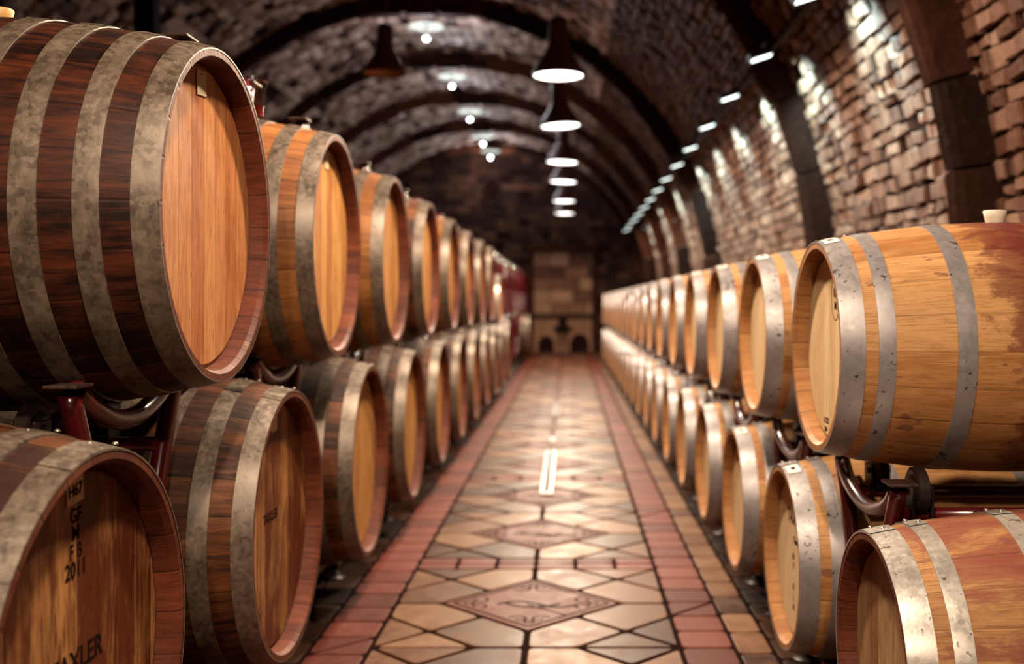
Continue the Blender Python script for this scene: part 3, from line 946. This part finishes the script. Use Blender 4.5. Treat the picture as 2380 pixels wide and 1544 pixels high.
def make_rack(sz, feet, saddle=True):
    """origin: below the middle of the frame at the foot of its posts; local -x is the aisle side."""
    if sz == 'big':
        H, top, pin, bot, tr, xf, L, yr = 0.847, 0.29, 0.125, 0.30, 0.0235, 0.224, BIG.L, 0.19
        bc = H + 0.377; sad = [(-0.265, -0.385), (-0.2, -0.425), (-0.1, -0.462), (0, -0.474), (0.1, -0.462), (0.2, -0.425), (0.265, -0.385)]
        rail_z, rol = bc - 0.56, (0.17, bc - 0.478, 0.057, 0.36)
    else:
        H, top, pin, bot, tr, xf, L, yr = 0.68, 0.275, 0.105, 0.255, 0.021, 0.145, SML.L, 0.175
        bc = H + 0.328; sad = [(-0.255, -0.350), (-0.2, -0.392), (-0.1, -0.425), (0, -0.436), (0.1, -0.425), (0.2, -0.392), (0.255, -0.350)]
        rail_z, rol = bc - 0.425, (0.17, bc - 0.365, 0.062, 0.225)
    root = empty('barrel_rack')
    x0, x1 = -L/2 + xf, L/2 - xf
    for xx in (x0, x1):
        for sg in (-1, 1):
            mb = MB()
            mb.tube(smooth_path([(xx, sg*bot, 0.0), (xx, sg*(pin + 0.03), H*0.33), (xx, sg*pin, H*0.45), (xx, sg*(pin + 0.045), H*0.66), (xx, sg*top, H - 0.014)]), tr, 14)
            mb.build('post', M['red_metal'], root)
            cp = MB(); cp.bbox((0, 0, 0), (0.07, 0.085, 0.008), 0.0025)
            cp.build('cap', M['cap_metal'], root, (xx, sg*(top + 0.004), H + 0.002))
        sd = MB()
        sd.tube(smooth_path([(xx, a, bc + b_) for a, b_ in sad], 4), tr*1.0, 14)
        sd.build('saddle', M['red_metal'], root)
        br = MB(); br.bbox((xx, 0, 0.0), (0.035, 2*bot + 0.05, 0.05), 0.006)
        br.build('base_rail', M['red_metal'], root)
        if feet:
            for sg in (-1, 1):
                ft = MB()
                ft.tube([(0, 0, -feet + 0.012), (0, 0, 0.0)], 0.011, 10)
                ft.lathe([(-feet + 0.0, 0), (-feet + 0.0, 0.05), (-feet + 0.006, 0.05), (-feet + 0.020, 0.018), (-feet + 0.034, 0.016), (-feet + 0.034, 0)], n=20, sharp=(1, 2))
                fixn(ft.build('foot', M['black_metal'], root, (xx, sg*(bot - 0.01), 0)))
    for sg in (-1, 1):
        rl = MB(); rl.tube([(x0 - 0.0, sg*yr, rail_z), (x1 + 0.0, sg*yr, rail_z)], 0.019, 12)
        rl.build('rail', M['red_metal'], root)
        for xs in (-1, 1):
            xc = xs * (L/2 - rol[3])
            rw = MB()
            r_ = rol[2]
            rw.lathe([(-0.017, 0.014), (-0.017, r_*0.62), (-0.012, r_*0.66), (-0.017, r_*0.88), (-0.013, r_), (0.013, r_), (0.017, r_*0.88), (0.012, r_*0.66), (0.017, r_*0.62), (0.017, 0.014), (-0.017, 0.014)], 'x', 28, sharp=(3, 4, 5, 6))
            ro = fixn(rw.build('roller', M['black_metal'], root, (xc, sg*rol[0], rol[1])))
            bk = MB()
            for q in (-1, 1):
                bk.bbox((q*0.024, sg*0.01, -0.055), (0.007, 0.075, 0.15), 0.003)
            bk.bbox((0, sg*0.01, -0.115), (0.056, 0.080, 0.035), 0.004)
            bk.tube([(-0.034, 0, 0), (0.034, 0, 0)], 0.009, 10)
            bk.build('bracket', M['black_metal'], ro)
            bt = MB(); bt.tube([(-0.031, sg*0.01, -0.105), (-0.037, sg*0.01, -0.105)], 0.008, 8); bt.build('bolt', M['rivet'], ro)
    return root
def make_cradle(sz):
    "low cradle under the bottom tier; origin on the floor"
    if sz == 'big': L, cz, B, r_, yo, xf = BIG.L, ZLL, BIG.B, 0.05, 0.20, 0.36
    else: L, cz, B, r_, yo, xf = SML.L, ZRL, SML.B, 0.042, 0.17, 0.20
    sp = BIG if sz == 'big' else SML
    rb_ = prof(sp, L/2 - xf) + 0.001
    zc = cz - sqrt((rb_ + r_)**2 - yo**2)
    root = empty('barrel_cradle')
    for xs in (-1, 1):
        bm_ = MB(); bm_.bbox((xs*(L/2 - xf), 0, 0.015), (0.06, 2*yo + 0.1, 0.03), 0.005); bm_.build('beam', M['red_metal'], root)
        for sg in (-1, 1):
            rw = MB(); rw.lathe([(-0.02, 0), (-0.02, r_*0.85), (-0.015, r_), (0.015, r_), (0.02, r_*0.85), (0.02, 0)], 'x', 20, sharp=(1, 2, 3, 4))
            ro = fixn(rw.build('roller', M['black_metal'], root, (xs*(L/2 - xf), sg*yo, zc)))
            bk = MB()
            for q in (-1, 1): bk.bbox((q*0.025, 0, -(zc - 0.03)/2 + 0.004), (0.007, 0.05, zc - 0.03 + 0.02), 0.002)
            bk.build('bracket', M['black_metal'], ro)
    return root

zl_base = ZLU - 0.377 - 0.847
zr_base = ZRU - 0.328 - 0.68
rk_b1 = make_rack('big', zl_base)          # bottom frames, with feet
rk_b2 = make_rack('big', 0)                # frames standing on them
rk_s1 = make_rack('small', zr_base)
cr_b = make_cradle('big'); cr_s = make_cradle('small')
used = set()
def place(proto, loc, rz, label, cat, group):
    o = proto if proto.name not in used else copy_tree(proto)
    if proto.name not in used: used.add(proto.name)
    o.location = loc; o.rotation_euler = (0, 0, rz)
    tag(o, label, cat, group)
    return o
GB, GB2, GS = 'dark red lower frames between the large casks', 'dark red upper frames between the large casks', 'dark red frames between the pale barrels'
for i in range(-1, 19):
    y = LU0 + i*LP
    if y > YE - 0.8 or y < 1.5: continue
    place(rk_b1, (bx, y, zl_base), pi, 'dark red rack frame on feet between lower large casks, %s from the near end' % ORD[i], 'rack', GB)
for i in range(0, 19):
    y = LU0 + (i + 0.5)*LP
    if y > YE - 0.8: continue
    place(rk_b2, (bx, y, zl_base + 0.847 + 0.032), pi, 'dark red upper rack frame beside the %s large cask of the upper tier' % ORD[i] if i < 8 else
          'empty dark red upper rack frame past the large casks, %s from the near end' % ORD[i], 'rack', GB2)
for i in range(0, 19):
    place(rk_s1, (brx, RU0 + i*RP, zr_base), 0, 'dark red rack frame under the %s upper pale barrel' % ORD[i], 'rack', GS)
for i in range(0, 11):
    place(cr_b, (bx, LL0 + i*LP, 0), pi, 'low roller cradle under the %s lower large cask' % ORD[i], 'cradle', 'low cradles under the large casks')
place(cr_b, (bx, LL0 + 16*LP, 0), pi, 'low roller cradle under the lone far cask near the end wall', 'cradle', None)
for i in range(0, 20):
    place(cr_s, (brx, RL0 + i*RP, 0), 0, 'low roller cradle under the %s lower pale barrel' % ORD[i], 'cradle', 'low cradles under the pale barrels')

# glass on the second large cask
gl = empty('glass_funnel', (LFX - 0.29, LU0 + LP, ZLU + prof(BIG, 0.2) + 0.001))
tag(gl, 'small flared clear glass standing on the golden cask, upper tier', 'glass')
gm = MB(); gm.lathe([(0.0, 0), (0.0, 0.022), (0.02, 0.022), (0.09, 0.027), (0.15, 0.040), (0.15, 0.037), (0.09, 0.024), (0.02, 0.019), (0.012, 0)], n=24, sharp=(1, 4, 5))
fixn(gm.build('glass_body', M['glass'], gl))
gm = MB(); gm.lathe([(0.014, 0), (0.014, 0.018), (0.05, 0.020), (0.05, 0)], n=20, sharp=(1, 2)); fixn(gm.build('wine', M['wine'], gl))

# ------------------------------------------------------------------ drains in the floor
for (y0, y1, w_, m_, lab) in ((6.70, 8.65, 0.082, 'drain', 'long polished steel drain channel in the aisle tiles'), (11.3, 12.9, 0.07, 'black_metal', 'dark drain slot in the aisle tiles beyond the steel one'),
                           (9.15, 9.55, 0.05, 'black_metal', 'short dark drain slot just past the steel channel')):
    xx = -0.145
    dm = empty('floor_drain', (xx, (y0+y1)/2, 0.0)); tag(dm, lab, 'drain', None)
    fm = MB(); L_ = y1 - y0
    for sg in (-1, 1): fm.bbox((sg*(w_/2 - 0.010), 0, 0.004), (0.020, L_, 0.012), 0.003)
    for sg in (-1, 1): fm.bbox((0, sg*(L_/2 - 0.02), 0.004), (w_ - 0.04, 0.04, 0.011), 0.003)
    fm.build('drain_frame', M[m_], dm)
    gm = MB(); gm.bbox((0.018 if m_ == 'drain' else 0, 0, 0.003), (0.012, L_ - 0.08, 0.010), 0.003); gm.bbox((-0.018, 0, 0.003), (0.012, L_ - 0.08, 0.010), 0.003)
    gm.build('grate', M[m_], dm)
    bm2 = MB(); bm2.bbox((0, 0, -0.001), (w_ - 0.03, L_ - 0.05, 0.004), 0.001); bm2.build('channel', M['ink'], dm)

# ------------------------------------------------------------------ pendant lamps
LZ = CAMZ + 1.85
def shade_mesh():
    mb = MB()
    p = [(0.47, 0.0), (0.47, 0.055), (0.44, 0.078), (0.30, 0.080), (0.24, 0.088), (0.17, 0.120), (0.09, 0.175), (0.03, 0.203), (0.0, 0.208), (-0.008, 0.208), (-0.008, 0.203), (0.03, 0.197), (0.09, 0.169), (0.17, 0.114), (0.24, 0.08), (0.24, 0.0)]
    mb.lathe(p, n=40, sharp=(1, 9, 10))
    return mb
def make_pendant(lit, x, y, z):
    a = (y - 0) * 0
    top = VZ + sqrt(max(0.1, (VR - 0.02)**2 - (x - VX)**2))
    r = empty('pendant_lamp', (x, y, z))
    sh = fixn(shade_mesh().build('lamp_shade', M['lampshade'], r))
    cb = MB(); cb.tube([(0, 0, 0.46), (0, 0, top - z - 0.0)], 0.006 if lit else 0.008, 8); cb.build('cable', M['cable'], r)
    rs = MB(); rs.lathe([(top - z, 0), (top - z, 0.05), (top - z - 0.03, 0.045), (top - z - 0.04, 0.0)], n=16, sharp=(1,)); fixn(rs.build('ceiling_rose', M['lampshade'], r))
    if lit:
        df = MB(); df.lathe([(0.012, 0), (0.012, 0.196), (0.004, 0.198), (0.000, 0.19), (-0.002, 0)], n=40, sharp=(1, 2)); fixn(df.build('diffuser', M['glow'], r))
        L = bpy.data.lights.new('pendant_light', 'SPOT'); L.spot_size = radians(168); L.spot_blend = 0.15; L.shadow_soft_size = 0.07; L.energy = LAMP_W; L.color = LAMP_COL
        lo = bpy.data.objects.new('pendant_light', L); C.objects.link(lo); lo.parent = r; lo.location = (0, 0, -0.03)
    else:
        inn = MB(); inn.lathe([(0.20, 0), (0.17, 0.10), (0.09, 0.165), (0.03, 0.193), (0.004, 0.2)], n=40); fixn(inn.build('lining', M['shade_in'], r))
        bl = MB(); bl.lathe([(0.10, 0), (0.11, 0.015), (0.17, 0.02), (0.2, 0.02)], n=12); fixn(bl.build('bulb', M['shade_in'], r))
    return r
LY = [-1.9, 0.75, 3.5, 5.95, 8.5, 10.9, 13.7, 15.9, 18.9, 21.5]
for i, y in enumerate(LY):
    r = make_pendant(True, -0.085, y, LZ)
    if i == 5: r.rotation_euler = (0, radians(-3.5), 0)
    if i in (6, 7): r.rotation_euler = (0, radians(2.0), 0)
    if i < 4: tag(r, 'lit dark pendant lamp hanging over the near aisle, above the frame', 'lamp', 'lit pendant lamps over the near aisle')
    else: tag(r, 'lit dark bell pendant lamp over the aisle, %s along the row in view' % ['first', 'second', 'third', 'fourth', 'fifth', 'sixth'][i-4], 'lamp', 'lit pendant lamps over the aisle')
r = make_pendant(False, -1.77, 10.1, CAMZ + 2.22)
tag(r, 'unlit dark bell pendant lamp with orange lining under the vault crown', 'lamp')

# ------------------------------------------------------------------ disc lamps on the crown behind each rib
for i, ry in enumerate(RIB_Y[2:]):
    y = ry + 0.27 + 0.26
    r = empty('ceiling_lamp', (VX, y if i < 4 else ry - 0.35, CAMZ + 3.66))
    tag(r, 'round white enamel ceiling plate with bulb under the vault crown, %s from the near end' % ['first', 'second', 'third', 'fourth', 'fifth'][i], 'lamp', 'white ceiling plates under the vault crown')
    dm = MB(); dm.lathe([(0.05, 0), (0.05, 0.06), (0.02, 0.20), (0.0, 0.23), (-0.008, 0.23), (0.008, 0.16), (0.015, 0)], n=32, sharp=(3, 4)); fixn(dm.build('plate', M['disc_white'], r))
    st = MB(); st.tube([(0, 0, 0.02), (0, 0, -0.12)], 0.007, 8); st.build('stem', M['cable'], r)
    rd = MB(); rd.tube([(0, 0, 0.05), (0, 0, 0.24)], 0.012, 8); rd.build('hanger', M['cable'], r)
    bl = MB(); bl.lathe([(-0.12, 0.012), (-0.125, 0.022), (-0.15, 0.036), (-0.175, 0.022), (-0.18, 0)], n=16); fixn(bl.build('bulb', M['bulb'], r))
    L = bpy.data.lights.new('bulb_light', 'POINT'); L.energy = DISC_W; L.color = (0.95, 0.93, 0.95); L.shadow_soft_size = 0.05
    lo = bpy.data.objects.new('bulb_light', L); C.objects.link(lo); lo.parent = r; lo.location = (0, 0, -0.24)

# ------------------------------------------------------------------ wall washers on the vault above the pale barrels
WX, WZ = 1.34, CAMZ + 1.706
for i in range(1, 15):
    y = 4.45 + 1.42 * i
    r = empty('wall_washer', (WX, y, WZ))
    r.rotation_euler = (0, radians(-18), 0)
    tag(r, 'small cool white wall light on the brick vault, %s from the near end' % ORD[i-1], 'lamp', 'cool wall lights along the brick vault')
    hb = MB(); hb.bbox((0, 0, 0.03), (0.17, 0.10, 0.05), 0.008); hb.build('housing', M['black_metal'], r)
    ln = MB(); ln.bbox((0, 0, 0.002), (0.14, 0.07, 0.008), 0.002); ln.build('lens', M['glow_cool'], r)
    am = MB(); am.tube([(0.03, 0, 0.05), (0.11, 0, 0.16)], 0.012, 8); am.build('arm', M['black_metal'], r)
    L = bpy.data.lights.new('washer_light', 'SPOT'); L.energy = WASH_W; L.color = WASH_COL; L.spot_size = radians(95); L.spot_blend = 0.9; L.shadow_soft_size = 0.03
    lo = bpy.data.objects.new('washer_light', L); C.objects.link(lo); lo.parent = r; lo.location = (0, 0, -0.015)
    lo.rotation_euler = Vector((0.62, 0.0, -1.0)).to_track_quat('-Z', 'Y').to_euler()
cd = MB(); cd.tube([(WX + 0.125, 3.0, WZ + 0.12), (WX + 0.125, 25.0, WZ + 0.12)], 0.02, 8)
o = cd.build('cable_conduit', M['cable']); tag(o, 'black conduit running along the brick vault behind the wall lights', 'conduit')

# small bulb over the doorway
r = empty('wall_lamp', (-0.18, YE - 0.22, 2.78)); tag(r, 'tiny round wall lamp over the stone doorway on the end wall', 'lamp')
am = MB(); am.tube([(0, 0.20, 0.02), (0, 0.05, 0.03), (0, 0, 0.01)], 0.012, 8); am.build('arm', M['black_metal'], r)
bl = MB(); bl.lathe([(0.02, 0), (0.015, 0.03), (-0.02, 0.05), (-0.055, 0.03), (-0.065, 0)], n=16); fixn(bl.build('bulb', M['disc_white'], r))
# dark post behind the near cask
pm = MB(); pm.bbox((0, 0, 2.2), (0.16, 0.16, 4.4), 0.02, 0, 0.1); pm.bbox((0, 0, 0.15), (0.26, 0.26, 0.3), 0.03, 0, 0.1)
o = pm.build('timber_post', M['rib'], None, (-3.22, 8.0, 0.0)); tag(o, 'dark timber post standing behind the near black-stained cask', 'post')
